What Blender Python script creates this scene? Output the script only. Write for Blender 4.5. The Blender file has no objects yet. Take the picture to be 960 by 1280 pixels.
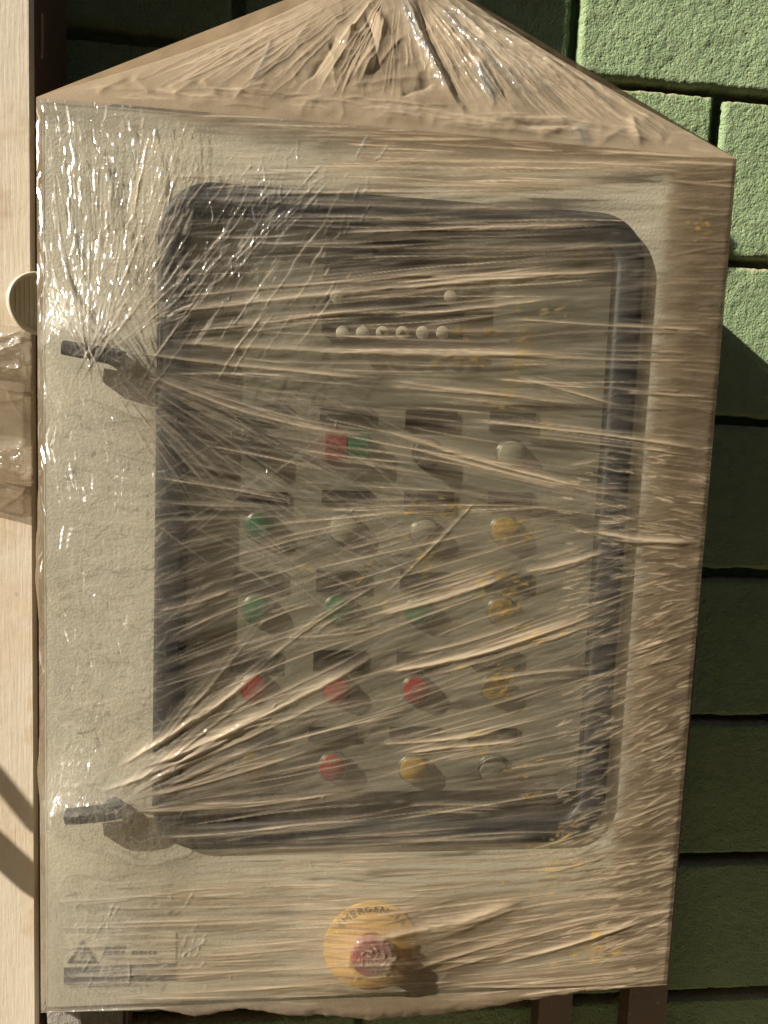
import bpy, bmesh, math, random
import numpy as np
from mathutils import Vector, Matrix

random.seed(7)
rng = np.random.default_rng(11)
S = bpy.context.scene
C = S.collection

# ------------------------------------------------------------------ camera
ZC = 1.25                                  # height of the cabinet's centre above the ground
F_PX = 957.6                               # focal length in photo pixels (960 x 1280)
_right = Vector((0.99282, -0.11223, 0.04130))
_fwd = Vector((0.11595, 0.98793, -0.10270)).normalized()
_right = (_right - _fwd * _right.dot(_fwd)).normalized()
_up = _right.cross(_fwd)
CAM = Vector((-0.0849, -0.6859, 0.1412 + ZC))
cam = bpy.data.cameras.new('camera')
cam_o = bpy.data.objects.new('camera', cam)
C.objects.link(cam_o)
cam_o.matrix_world = Matrix(((_right.x, _up.x, -_fwd.x, CAM.x), (_right.y, _up.y, -_fwd.y, CAM.y),
                             (_right.z, _up.z, -_fwd.z, CAM.z), (0, 0, 0, 1)))
cam.sensor_fit = 'HORIZONTAL'
cam.sensor_width = 36.0
cam.lens = 36.0 * F_PX / 960.0
cam.clip_start = 0.02
cam.clip_end = 500
S.camera = cam_o
S.render.resolution_x = 768
S.render.resolution_y = 1024

# ------------------------------------------------------------------ light
SUN = Vector((2.62, 1.0, -1.85)).normalized()       # direction in which the sunlight travels
world = bpy.data.worlds.new('World')
S.world = world
world.use_nodes = True
wn = world.node_tree
bg = wn.nodes['Background']
sky = wn.nodes.new('ShaderNodeTexSky')
sky.sky_type = 'NISHITA'
sky.sun_disc = False
sky.air_density = 0.8
sky.dust_density = 3.0          # hazy, dusty air: a paler sky
sky.sun_elevation = math.asin(-SUN.z)
sky.sun_rotation = math.atan2(-SUN.x, -SUN.y)
wn.links.new(sky.outputs[0], bg.inputs[0])
bg.inputs[1].default_value = 0.05
sun = bpy.data.lights.new('sun', 'SUN')
sun.energy = 5.0
sun.angle = math.radians(0.55)
sun.color = (1.0, 0.92, 0.79)
sun_o = bpy.data.objects.new('sun', sun)
C.objects.link(sun_o)
sun_o.rotation_euler = (-SUN).to_track_quat('Z', 'Y').to_euler()
sun_o.location = (-3, -2, 4)
S.view_settings.view_transform = 'Standard'
S.view_settings.look = 'None'
S.view_settings.gamma = 1.0
S.view_settings.use_curve_mapping = False
S.view_settings.exposure = 1.33


# ------------------------------------------------------------------ helpers
def ray(px, py, Y):
    """world point on the vertical plane y = Y seen at a photo pixel"""
    d = _fwd + _right * ((px - 480) / F_PX) + _up * ((640 - py) / F_PX)
    return CAM + d * ((Y - CAM.y) / d.y)


_r, _u, _f, _c = (np.array(v) for v in (_right, _up, _fwd, CAM))


def project(P):
    q = P - _c
    z = q @ _f
    return 480 + F_PX * (q @ _r) / z, 640 - F_PX * (q @ _u) / z


def link(o, parent=None):
    C.objects.link(o)
    if parent is not None:
        o.parent = parent
        o.matrix_parent_inverse = Matrix.Translation(-parent.location) if parent.type == 'EMPTY' else Matrix()
    return o


def tag(o, label=None, cat=None, group=None, kind=None):
    if label: o['label'] = label
    if cat: o['category'] = cat
    if group: o['group'] = group
    if kind: o['kind'] = kind
    return o


def thing(name, loc, label, cat, group=None):
    o = bpy.data.objects.new(name, None)
    o.location = loc
    o.empty_display_size = 0.05
    C.objects.link(o)
    return tag(o, label, cat, group)


def mesh_obj(name, verts, faces, mats, parent=None, smooth=False):
    """verts are in world space; an Empty parent's offset is taken out by the parent inverse"""
    me = bpy.data.meshes.new(name)
    me.from_pydata([tuple(v) for v in verts], [], faces)
    me.update()
    for m in (mats if isinstance(mats, (list, tuple)) else [mats]):
        me.materials.append(m)
    if smooth:
        me.polygons.foreach_set('use_smooth', [True] * len(me.polygons))
    return link(bpy.data.objects.new(name, me), parent)


def bm_obj(name, bm, mats, parent=None, smooth=False, recalc=True):
    if recalc:
        bmesh.ops.recalc_face_normals(bm, faces=bm.faces)
    me = bpy.data.meshes.new(name)
    bm.to_mesh(me)
    bm.free()
    for m in (mats if isinstance(mats, (list, tuple)) else [mats]):
        me.materials.append(m)
    if smooth:
        me.polygons.foreach_set('use_smooth', [True] * len(me.polygons))
    return link(bpy.data.objects.new(name, me), parent)


def box(bm, x0, x1, y0, y1, z0, z1, bevel=0.0, mat=0, seg=2):
    old = set(bm.faces)
    r = bmesh.ops.create_cube(bm, size=1.0)
    vs = r['verts']
    for v in vs:
        v.co = Vector(((x0 + x1) / 2 + v.co.x * (x1 - x0), (y0 + y1) / 2 + v.co.y * (y1 - y0),
                       (z0 + z1) / 2 + v.co.z * (z1 - z0)))
    if bevel:
        es = list(set(e for v in vs for e in v.link_edges))
        bmesh.ops.bevel(bm, geom=es, offset=bevel, segments=seg, affect='EDGES', profile=0.5)
    if mat:
        for f in bm.faces:
            if f not in old: f.material_index = mat


def lathe(bm, prof, centre, n=40, mat=0, mats=None):
    """profile of (radius, y) revolved about the y axis through centre"""
    rings = []
    for r, y in prof:
        if r < 1e-6:
            rings.append([bm.verts.new((centre[0], centre[1] + y, centre[2]))])
        else:
            rings.append([bm.verts.new((centre[0] + r * math.cos(2 * math.pi * k / n), centre[1] + y,
                                        centre[2] + r * math.sin(2 * math.pi * k / n))) for k in range(n)])
    for i in range(len(rings) - 1):
        a, b = rings[i], rings[i + 1]
        for k in range(n):
            k2 = (k + 1) % n
            if len(a) == 1 and len(b) == 1: continue
            if len(a) == 1: f = bm.faces.new((a[0], b[k], b[k2]))
            elif len(b) == 1: f = bm.faces.new((a[k], b[0], a[k2]))
            else: f = bm.faces.new((a[k], b[k], b[k2], a[k2]))
            f.material_index = mats[i] if mats else mat
            f.smooth = True


def rrect(x0, x1, z0, z1, r, n=10):
    """rounded rectangle outline, 4*(n+1) points"""
    pts = []
    for cx, cz, a0 in ((x1 - r, z1 - r, 0), (x0 + r, z1 - r, 90), (x0 + r, z0 + r, 180), (x1 - r, z0 + r, 270)):
        for k in range(n + 1):
            a = math.radians(a0 + 90 * k / n)
            pts.append((cx + r * math.cos(a), cz + r * math.sin(a)))
    return pts


def ring_loft(bm, loops, mat=0, close=True):
    """loops: list of lists of 3D points of the same length; skins them as a closed torus-like ring"""
    R = [[bm.verts.new(p) for p in lp] for lp in loops]
    n = len(R[0])
    m = len(R)
    for i in range(m if close else m - 1):
        a, b = R[i], R[(i + 1) % m]
        for k in range(n):
            f = bm.faces.new((a[k], a[(k + 1) % n], b[(k + 1) % n], b[k]))
            f.material_index = mat
    return R


def vnoise(x, y, seed):
    """smooth value noise, vectorised"""
    xi = np.floor(x).astype(np.int64); yi = np.floor(y).astype(np.int64)
    fx = x - xi; fy = y - yi
    fx = fx * fx * (3 - 2 * fx); fy = fy * fy * (3 - 2 * fy)

    def h(a, b):
        n = (a * 374761393 + b * 668265263 + seed * 2147483647 // 7) & 0xffffffff
        n = ((n ^ (n >> 13)) * 1274126177) & 0xffffffff
        return ((n ^ (n >> 16)) & 0xffff) / 65535.0
    return (h(xi, yi) * (1 - fx) + h(xi + 1, yi) * fx) * (1 - fy) + (h(xi, yi + 1) * (1 - fx) + h(xi + 1, yi + 1) * fx) * fy


def fbm(x, y, seed, octv=4):
    s = 0; a = 0.5
    for k in range(octv):
        s = s + a * (vnoise(x, y, seed + 17 * k) - 0.5)
        x = x * 2.03; y = y * 2.03; a *= 0.5
    return s


def sstep(a, b, x):
    t = np.clip((x - a) / (b - a), 0, 1)
    return t * t * (3 - 2 * t)


# ------------------------------------------------------------------ materials
class M:
    def __init__(s, name):
        s.m = bpy.data.materials.new(name)
        s.m.use_nodes = True
        s.t = s.m.node_tree
        s.b = s.t.nodes['Principled BSDF']
        s.out = s.t.nodes['Material Output']

    def n(s, typ, **kw):
        nd = s.t.nodes.new('ShaderNode' + typ)
        for k, v in kw.items():
            if k.startswith('i_'):
                nd.inputs[k[2:].replace('_', ' ')].default_value = v
            else:
                setattr(nd, k, v)
        return nd

    def l(s, a, b):
        s.t.links.new(a, b)

    def coord(s, kind='Object'):
        return s.n('TexCoord').outputs[kind]

    def noise(s, scale, detail=4, rough=0.55, vec=None, stretch=None, kind='Object'):
        v = vec or s.coord(kind)
        if stretch:
            mp = s.n('Mapping')
            mp.inputs['Scale'].default_value = stretch
            s.l(v, mp.inputs[0]); v = mp.outputs[0]
        nd = s.n('TexNoise', i_Scale=scale, i_Detail=detail, i_Roughness=rough)
        s.l(v, nd.inputs['Vector'])
        return nd.outputs['Fac']

    def ramp(s, fac, stops):
        r = s.n('ValToRGB')
        e = r.color_ramp.elements
        while len(e) < len(stops): e.new(0.5)
        for el, (p, c) in zip(e, stops):
            el.position = p
            el.color = (*c, 1) if len(c) == 3 else c
        s.l(fac, r.inputs[0])
        return r.outputs[0]

    def mix(s, fac, a, b):
        m = s.n('Mix', data_type='RGBA')
        for src, i in ((fac, 0), (a, 6), (b, 7)):
            if hasattr(src, 'is_linked'): s.l(src, m.inputs[i])
            else: m.inputs[i].default_value = src if i == 0 else (*src, 1)
        return m.outputs[2]

    def math(s, op, a, b=0.0, clamp=False):
        m = s.n('Math', operation=op, use_clamp=clamp)
        for src, i in ((a, 0), (b, 1)):
            if hasattr(src, 'is_linked'): s.l(src, m.inputs[i])
            else: m.inputs[i].default_value = src
        return m.outputs[0]

    def bump(s, h, strength=0.5, dist=0.001, normal=None):
        b = s.n('Bump', i_Strength=strength, i_Distance=dist)
        s.l(h, b.inputs['Height'])
        if normal: s.l(normal, b.inputs['Normal'])
        return b.outputs[0]

    def set(s, color=None, rough=None, metal=None, normal=None, spec=None):
        for k, v in (('Base Color', color), ('Roughness', rough), ('Metallic', metal), ('Normal', normal),
                     ('Specular IOR Level', spec)):
            if v is None: continue
            if hasattr(v, 'is_linked'): s.l(v, s.b.inputs[k])
            else: s.b.inputs[k].default_value = (*v, 1) if k == 'Base Color' else v
        return s.m


def mat_simple(name, col, rough=0.5, metal=0.0, var=0.12, scale=30, bump=0.0, bscale=400, dust=0.0):
    m = M(name)
    c = m.mix(m.ramp(m.noise(scale), [(0.3, (0, 0, 0)), (0.7, (1, 1, 1))]),
              tuple(x * (1 - var) for x in col), tuple(min(1, x * (1 + var)) for x in col))
    if dust:
        c = m.mix(m.math('MULTIPLY', m.ramp(m.noise(9, 6), [(0.35, (0, 0, 0)), (0.75, (1, 1, 1))]), dust), c, (.34, .26, .17))
    nm = m.bump(m.noise(bscale, 3), 0.6, bump) if bump else None
    return m.set(c, rough, metal, nm)


TAN = (0.42, 0.30, 0.185)

# green painted rough-cast block
m = M('green_block_paint')
n1 = m.noise(6, 5); n2 = m.noise(60, 4)
c = m.mix(n1, (0.180, 0.250, 0.128), (0.240, 0.315, 0.175))
c = m.mix(m.ramp(n2, [(0.45, (0, 0, 0)), (0.75, (.5, .5, .5))]), c, (0.15, 0.21, 0.10))
oi = m.n('ObjectInfo')
c = m.mix(m.math('MULTIPLY', oi.outputs['Random'], 0.35), c, (0.17, 0.235, 0.105))
c = m.mix(m.ramp(m.noise(13, 5, .65, kind='Generated'), [(0.58, (0, 0, 0)), (0.78, (.55, .55, .55))]), c, (0.25, 0.21, 0.13))
c = m.mix(m.ramp(m.noise(70, 3, .6), [(0.70, (0, 0, 0)), (0.76, (.8, .8, .8))]), c, (0.09, 0.12, 0.06))
geo = m.n('NewGeometry'); sx = m.n('SeparateXYZ'); m.l(geo.outputs['Normal'], sx.inputs[0])
dz = m.ramp(m.math('ADD', sx.outputs[2], m.math('MULTIPLY', m.noise(90, 3), 0.3)), [(0.80, (0, 0, 0)), (0.98, (1, 1, 1))])
c = m.mix(dz, c, (0.36, 0.27, 0.18))
h1 = m.noise(300, 3, 0.6)
h2 = m.noise(650, 3, 0.6)
vor = m.n('TexVoronoi', i_Scale=130.0); m.l(m.coord(), vor.inputs['Vector'])
pit = m.ramp(vor.outputs['Distance'], [(0.08, (0, 0, 0)), (0.32, (1, 1, 1))])
hh = m.math('ADD', m.math('MULTIPLY', h1, 1.0), m.math('ADD', m.math('MULTIPLY', h2, 0.35), m.math('MULTIPLY', pit, 0.35)))
MAT_BLOCK = m.set(c, 0.85, 0, m.bump(hh, 1.0, 0.0034), 0.25)

m = M('green_mortar')
MAT_MORTAR = m.set(m.mix(m.noise(25, 5), (0.08, 0.13, 0.06), (0.14, 0.20, 0.10)), 0.95, 0, m.bump(m.noise(150, 4), 1, 0.003))

# plywood facing
m = M('plywood_face')
g = m.noise(16, 6, 0.6, stretch=(1, 1, 0.25))
fib = m.noise(420, 3, 0.6, stretch=(1, 1, 0.06))
blo = m.noise(7, 5, 0.6)
c = m.mix(g, (0.46, 0.41, 0.325), (0.53, 0.475, 0.38))
c = m.mix(m.math('MULTIPLY', fib, 0.22), c, (0.42, 0.335, 0.235))
c = m.mix(m.ramp(blo, [(0.52, (0, 0, 0)), (0.70, (.55, .55, .55))]), c, (0.42, 0.29, 0.16))
spt = m.n('TexVoronoi', i_Scale=26.0); m.l(m.coord(), spt.inputs['Vector'])
c = m.mix(m.ramp(spt.outputs['Distance'], [(0.03, (.8, .8, .8)), (0.09, (0, 0, 0))]), c, (0.20, 0.12, 0.06))
c = m.mix(m.ramp(m.noise(24, 5, 0.65), [(0.55, (0, 0, 0)), (0.72, (.6, .6, .6))]), c, (0.34, 0.24, 0.14))
MAT_PLY = m.set(c, 0.8, 0, m.bump(m.math('ADD', fib, m.math('MULTIPLY', m.noise(60, 4), 1.5)), 0.5, 0.0006), 0.2)

m = M('brown_steel')
c = m.mix(m.noise(14, 6, 0.65), (0.050, 0.028, 0.018), (0.105, 0.058, 0.034))
c = m.mix(m.ramp(m.noise(120, 4, .6), [(0.60, (0, 0, 0)), (0.72, (.7, .7, .7))]), c, (0.23, 0.15, 0.09))
MAT_BROWN = m.set(c, 0.55, 0, m.bump(m.noise(160, 4), 0.4, 0.0008))
MAT_SCRATCH = mat_simple('bare_scratch', (0.36, 0.28, 0.20), 0.7)

m = M('rough_concrete')
c = m.mix(m.noise(90, 6, 0.65), (0.16, 0.145, 0.125), (0.36, 0.33, 0.29))
v = m.n('TexVoronoi', i_Scale=260.0); m.l(m.coord(), v.inputs['Vector'])
c = m.mix(m.ramp(v.outputs['Distance'], [(0.1, (.8, .8, .8)), (0.3, (0, 0, 0))]), c, (0.07, 0.065, 0.06))
MAT_CONC = m.set(c, 0.95, 0, m.bump(m.noise(220, 5, 0.7), 1.0, 0.004))

m = M('dusty_ground')
MAT_GROUND = m.set(m.mix(m.noise(3, 8, .65), (0.24, 0.19, 0.12), (0.33, 0.265, 0.175)), 1.0, 0, m.bump(m.noise(40, 6), 1, 0.01))

# beige structured powder coat
m = M('beige_powder_coat')
c = m.mix(m.noise(5, 4), (0.44, 0.415, 0.325), (0.50, 0.472, 0.375))
c = m.mix(m.ramp(m.noise(14, 6, .6), [(0.5, (0, 0, 0)), (0.8, (.5, .5, .5))]), c, (.40, .33, .22))
MAT_BEIGE = m.set(c, 0.5, 0, m.bump(m.noise(420, 2, .5), 0.7, 0.0006), 0.4)

m = M('black_window_seal')
c = m.mix(m.noise(40, 5), (0.014, 0.014, 0.014), (0.03, 0.029, 0.028))
MAT_SEAL = m.set(c, 0.55, 0, m.bump(m.noise(300, 3), 0.3, 0.0004), 0.45)
MAT_INNER = mat_simple('grey_mounting_plate', (0.44, 0.43, 0.375), 0.5, 0, 0.06, 8, 0.0003, 300)
MAT_DARK = mat_simple('dark_cabinet_interior', (0.03, 0.032, 0.035), 0.7)
MAT_BLACK = mat_simple('black_plastic', (0.018, 0.019, 0.022), 0.45, 0, 0.2, 60, 0.0003, 500)
MAT_LATCH = mat_simple('black_latch_plastic', (0.018, 0.02, 0.024), 0.5, 0, 0.25, 80, 0.0006, 450, 0.08)
MAT_LABEL = mat_simple('engraved_black_label', (0.015, 0.015, 0.017), 0.35)
MAT_CHROME = mat_simple('grey_bezel', (0.30, 0.30, 0.29), 0.35, 0.5)
MAT_RED = mat_simple('red_lens', (0.48, 0.015, 0.025), 0.3)
MAT_GREEN = mat_simple('green_lens', (0.01, 0.23, 0.10), 0.3)
MAT_YELLOW = mat_simple('amber_lens', (0.55, 0.36, 0.05), 0.3)
MAT_WHITE = mat_simple('clear_white_lens', (0.55, 0.54, 0.47), 0.3)
MAT_GREY = mat_simple('grey_lens', (0.42, 0.41, 0.37), 0.35)
MAT_CTRL = mat_simple('dark_controller_face', (0.03, 0.03, 0.032), 0.45)
MAT_SCREEN = mat_simple('black_screen', (0.006, 0.006, 0.008), 0.12)
MAT_PALEKEY = mat_simple('pale_key', (0.55, 0.52, 0.44), 0.5)
MAT_ESTOP_PLATE = mat_simple('yellow_legend_plate', (0.68, 0.42, 0.09), 0.5, 0, 0.05, 20)
MAT_ESTOP_RED = mat_simple('emergency_red', (0.20, 0.007, 0.02), 0.4)
MAT_PAPER = mat_simple('pale_sticker', (0.60, 0.565, 0.45), 0.5, 0, 0.05, 12)
MAT_INK = mat_simple('black_ink', (0.03, 0.03, 0.035), 0.5)
MAT_PALETXT = mat_simple('pale_ink', (0.52, 0.50, 0.42), 0.5)
MAT_WALLBOX = mat_simple('cream_plastic', (0.40, 0.37, 0.285), 0.4)


def make_pane():
    m = M('clear_window_pane')
    tr = m.n('BsdfTransparent'); tr.inputs[0].default_value = (0.86, 0.86, 0.82, 1)
    gl = m.n('BsdfGlossy', i_Roughness=0.10)
    df = m.n('BsdfDiffuse'); df.inputs[0].default_value = (*TAN, 1)
    mx = m.n('MixShader'); mx2 = m.n('MixShader')
    lw = m.n('LayerWeight', i_Blend=0.5)
    fre = m.math('ADD', m.math('MULTIPLY', m.math('POWER', lw.outputs['Facing'], 5.0), 0.85), 0.06)
    m.l(m.math('MULTIPLY', m.ramp(m.noise(6, 6), [(0.3, (.4, .4, .4)), (.8, (1, 1, 1))]), 0.05), mx2.inputs[0])
    m.l(tr.outputs[0], mx2.inputs[1]); m.l(df.outputs[0], mx2.inputs[2])
    m.l(fre, mx.inputs[0]); m.l(mx2.outputs[0], mx.inputs[1]); m.l(gl.outputs[0], mx.inputs[2])
    m.l(mx.outputs[0], m.out.inputs[0])
    return m.m


MAT_PANE = make_pane()


def make_film(name, thick=False):
    """clear stretch film under dust: attribute 'film' = (dust cover, yellow tint, crinkle)"""
    m = M(name)
    at = m.n('Attribute', attribute_name='film'); sp = m.n('SeparateColor'); m.l(at.outputs['Color'], sp.inputs[0])
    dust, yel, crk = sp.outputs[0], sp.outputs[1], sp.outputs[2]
    grain = m.noise(900, 3, 0.7)
    patch = m.noise(22, 6, 0.65)
    d = m.math('MULTIPLY', dust, m.math('ADD', m.math('MULTIPLY', grain, 0.7), m.math('ADD', m.math('MULTIPLY', patch, 0.7), 0.30)))
    d = m.math('MINIMUM', d, 0.97)
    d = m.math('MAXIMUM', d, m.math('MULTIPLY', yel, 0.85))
    thin = m.mix(patch, (0.36, 0.315, 0.24), (0.47, 0.415, 0.325))                   # a thin veil is greyish and milky
    thick = m.mix(patch, (0.165, 0.122, 0.076), (0.25, 0.19, 0.122))                 # caked dust is brown
    col = m.mix(m.ramp(dust, [(0.38, (0, 0, 0)), (0.75, (1, 1, 1))]), thin, thick)
    col = m.mix(at.outputs['Alpha'], col, (0.74, 0.615, 0.45))                     # dust packed along a fold is paler
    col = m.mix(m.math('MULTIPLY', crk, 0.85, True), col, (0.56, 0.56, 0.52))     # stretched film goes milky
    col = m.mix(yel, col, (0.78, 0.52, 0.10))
    df = m.n('BsdfDiffuse'); m.l(col, df.inputs[0])
    tl = m.n('BsdfTranslucent'); m.l(col, tl.inputs[0])
    dd = m.n('MixShader', i_Fac=0.55); m.l(df.outputs[0], dd.inputs[1]); m.l(tl.outputs[0], dd.inputs[2])
    tr = m.n('BsdfTransparent'); tr.inputs[0].default_value = (0.95, 0.945, 0.93, 1)
    mx = m.n('MixShader'); m.l(d, mx.inputs[0]); m.l(tr.outputs[0], mx.inputs[1]); m.l(dd.outputs[0], mx.inputs[2])
    # small creased facets of the film, each tilted its own way: they catch the sun one by one
    mp = m.n('Mapping'); mp.inputs['Rotation'].default_value = (0, math.radians(24), 0); mp.inputs['Scale'].default_value = (1, 1, 0.05)
    wv = m.n('TexNoise', i_Scale=14.0, i_Detail=3.0); m.l(m.coord(), wv.inputs['Vector'])
    wa = m.n('VectorMath', operation='MULTIPLY_ADD'); m.l(wv.outputs['Color'], wa.inputs[0]); wa.inputs[1].default_value = (.035, .02, .03); m.l(m.coord(), wa.inputs[2])
    m.l(wa.outputs[0], mp.inputs[0])
    vo = m.n('TexVoronoi', i_Scale=720.0); m.l(mp.outputs[0], vo.inputs['Vector'])
    sb = m.n('VectorMath', operation='SUBTRACT'); m.l(vo.outputs['Color'], sb.inputs[0]); sb.inputs[1].default_value = (.5, .5, .5)
    sc = m.n('VectorMath', operation='SCALE'); m.l(sb.outputs[0], sc.inputs[0])
    m.l(m.math('ADD', m.math('MULTIPLY', crk, 0.52), 0.30), sc.inputs['Scale'])
    ge = m.n('NewGeometry')
    ad = m.n('VectorMath', operation='ADD'); m.l(ge.outputs['Normal'], ad.inputs[0]); m.l(sc.outputs[0], ad.inputs[1])
    nz = m.n('VectorMath', operation='NORMALIZE'); m.l(ad.outputs[0], nz.inputs[0])
    g = m.n('BsdfGlossy', i_Roughness=0.20); m.l(nz.outputs[0], g.inputs['Normal'])
    lw = m.n('LayerWeight', i_Blend=0.5)
    fre = m.math('ADD', m.math('MULTIPLY', m.math('POWER', lw.outputs['Facing'], 5.0), 0.85), 0.05)
    gf = m.math('MULTIPLY', m.math('ADD', m.math('MULTIPLY', fre, 1.2), m.math('MULTIPLY', crk, 0.10)),
                m.math('SUBTRACT', 1.0, m.math('MULTIPLY', d, 0.8)), True)
    m2 = m.n('MixShader'); m.l(gf, m2.inputs[0]); m.l(mx.outputs[0], m2.inputs[1]); m.l(g.outputs[0], m2.inputs[2])
    m.l(m2.outputs[0], m.out.inputs[0])
    return m.m


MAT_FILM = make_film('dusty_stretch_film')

# ------------------------------------------------------------------ setting: ground
ground = mesh_obj('ground', [(-60, -60, 0), (60, -60, 0), (60, 60, 0), (-60, 60, 0)], [(0, 1, 2, 3)], MAT_GROUND)
tag(ground, 'bare dusty ground below the cabinet stand', 'ground', kind='structure')

# unseen dark wall added to keep most of the sky off the block wall
bm = bmesh.new(); box(bm, -6.2, 9.0, -3.6, -3.4, 0, 8.0)
sky_blocker = bm_obj('sky_blocker_wall', bm, mat_simple('dark_blocker_wall', (0.06, 0.052, 0.045), 0.9))
tag(sky_blocker, 'unseen dark wall added to block sky light from the block wall', 'wall', kind='structure')

# ------------------------------------------------------------------ green block wall
WY = 0.258                                   # front plane of the blocks
wall = thing('block_wall', (0.3, WY + 0.07, 0), 'green painted rough concrete block wall standing behind the wrapped cabinet', 'wall')
BL, BH, BD, JT = 0.389, 0.1895, 0.14, 0.011


def block_mesh(seed):
    nx, nz = 150, 74
    u = np.linspace(0, 1, nx); v = np.linspace(0, 1, nz)
    U, V = np.meshgrid(u, v)
    X = (U - 0.5) * BL; Z = (V - 0.5) * BH
    ed = np.minimum(np.minimum(U * BL, (1 - U) * BL), np.minimum(V * BH, (1 - V) * BH))
    wob = fbm(X * 60 + seed * 9, Z * 60, seed, 3) * 0.006
    rnd = np.clip(1 - ed / 0.005, 0, 1) ** 2
    Yd = rnd * 0.006 + fbm(X * 25, Z * 25 + seed * 5, seed + 3, 3) * 0.003 + fbm(X * 210, Z * 210, seed + 5, 3) * 0.0030
    # ragged outline
    X = X + np.where((U < 0.02), 1, 0) * np.abs(wob) - np.where((U > 0.98), 1, 0) * np.abs(wob)
    Z = Z + np.where((V < 0.04), 1, 0) * wob * 1.3 - np.where((V > 0.96), 1, 0) * np.abs(wob)
    P = np.stack([X, Yd, Z], -1).reshape(-1, 3)
    idx = np.arange(nx * nz).reshape(nz, nx)
    q = np.stack([idx[:-1, :-1], idx[:-1, 1:], idx[1:, 1:], idx[1:, :-1]], -1).reshape(-1, 4)
    # border skirt back to depth
    bord = np.concatenate([idx[0, :], idx[1:, -1], idx[-1, -2::-1], idx[-2:0:-1, 0]])
    sk = P[bord].copy(); sk[:, 1] = BD
    o = len(P)
    k = np.arange(len(bord)); k2 = (k + 1) % len(bord)
    q2 = np.stack([bord[k], o + k, o + k2, bord[k2]], -1)
    me = bpy.data.meshes.new('block')
    me.from_pydata(np.concatenate([P, sk]).tolist(), [], q.tolist() + q2.tolist())
    me.materials.append(MAT_BLOCK)
    me.polygons.foreach_set('use_smooth', [True] * (len(q)) + [False] * len(q2))
    me.update()
    return me


blocks = [block_mesh(s) for s in (1, 2, 3, 4)]
JX = ray(718, 60, WY).x                       # a vertical joint of the course at the top of the picture
JZ = ray(920, 527, WY).z                      # a bed joint
PX, PZ = 0.40, 0.2
bi = 0
for r in range(-7, 7):
    zc = JZ + (r + 0.5) * PZ
    if zc - PZ / 2 < -0.05: continue
    off = 0 if r % 2 == 0 else 0.188
    for k in range(-4, 4):
        xc = JX + off + (k + 0.5) * PX
        o = bpy.data.objects.new('block', blocks[(bi * 7 + r * 3) % 4]); bi += 1
        o.location = (xc + random.uniform(-.002, .002), WY + random.uniform(-.0025, .0025), zc + random.uniform(-.002, .002))
        o.rotation_euler = (0, random.choice((0, math.pi)), random.uniform(-.004, .004))
        link(o, wall)
bm = bmesh.new(); box(bm, JX - 1.62, JX + 1.82, WY + 0.018, WY + 0.13, 0.0, JZ + 7 * PZ)
bm_obj('mortar', bm, MAT_MORTAR, wall)

# ------------------------------------------------------------------ boarded column on the left
CX = ray(39, 80, 0.05).x
col = thing('boarded_column', (CX - 0.35, 0.11, 0), 'wide column with sunlit tan plywood face and brown steel side left of the cabinet', 'column')
bm = bmesh.new(); box(bm, CX - 0.75, CX - 0.001, 0.050, 0.062, 0.0, 2.6, 0.001)
bm_obj('plywood_board', bm, MAT_PLY, col)
bm = bmesh.new(); box(bm, CX - 0.74, CX - 0.002, 0.0625, 0.165, 0.0, 2.6, 0.004)
bm_obj('steel_post', bm, MAT_BROWN, col)
p = [ray(47.2, 16, 0.08), ray(49.3, 16, 0.08), ray(49.6, 45, 0.08), ray(48.8, 72, 0.08), ray(46.8, 71, 0.08), ray(47.6, 44, 0.08)]
p = [Vector((CX + 0.0003, 0.080 + 1.5 * (q.x - p[0].x), q.z)) for q in p]
mesh_obj('scratch', [q - Vector((.0018, 0, 0)) for q in p] + p, [tuple(range(6)), tuple(range(6, 12))] + [(k, (k + 1) % 6, 6 + (k + 1) % 6, 6 + k) for k in range(6)], MAT_SCRATCH, col)

# ------------------------------------------------------------------ steel stand and concrete support
ZB = ZC - 0.402
SY0, SY1 = 0.2225, 0.2525
stand = thing('steel_stand', (0.05, 0.24, 0), 'dark brown painted steel stand carrying the wrapped cabinet', 'stand')
for (a, b) in ((674, 716), (786, 834), (112, 160)):
    x0, x1 = ray(a, 1255, SY0).x, ray(b, 1255, SY0).x
    bm = bmesh.new(); box(bm, x0, x1, SY0, SY1, 0.0, ZB + 0.30, 0.002)
    bm_obj('upright', bm, MAT_BROWN, stand)
xl, xr = ray(112, 1255, SY0).x, ray(834, 1255, SY0).x
bm = bmesh.new(); box(bm, xl - .005, xr - .004, SY0 + .0015, SY1 - .002, ZB + 0.302, ZB + 0.34, 0.002)
bm_obj('cross_rail', bm, MAT_BROWN, stand)
x0, x1 = ray(57, 1266, 0.012).x, ray(101, 1266, 0.012).x
xs = np.linspace(x0, x1, 14); zs = np.linspace(0, ZB - 0.0025, 160)
bm = bmesh.new(); box(bm, x0, x1, 0.012, 0.20, 0.0, ZB - 0.003, 0.003)
bmesh.ops.subdivide_edges(bm, edges=[e for e in bm.edges if e.calc_length() > 0.1], cuts=40, use_grid_fill=True)
for v_ in bm.verts:
    if v_.co.z < ZB - 0.01 and v_.co.z > 0.01:
        v_.co.y += random.uniform(-.0012, .0012); v_.co.x += random.uniform(-.001, .001)
conc = bm_obj('concrete_pier', bm, MAT_CONC)
tag(conc, 'rough grey concrete pier under the corner of the wrapped cabinet', 'pier')

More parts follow.
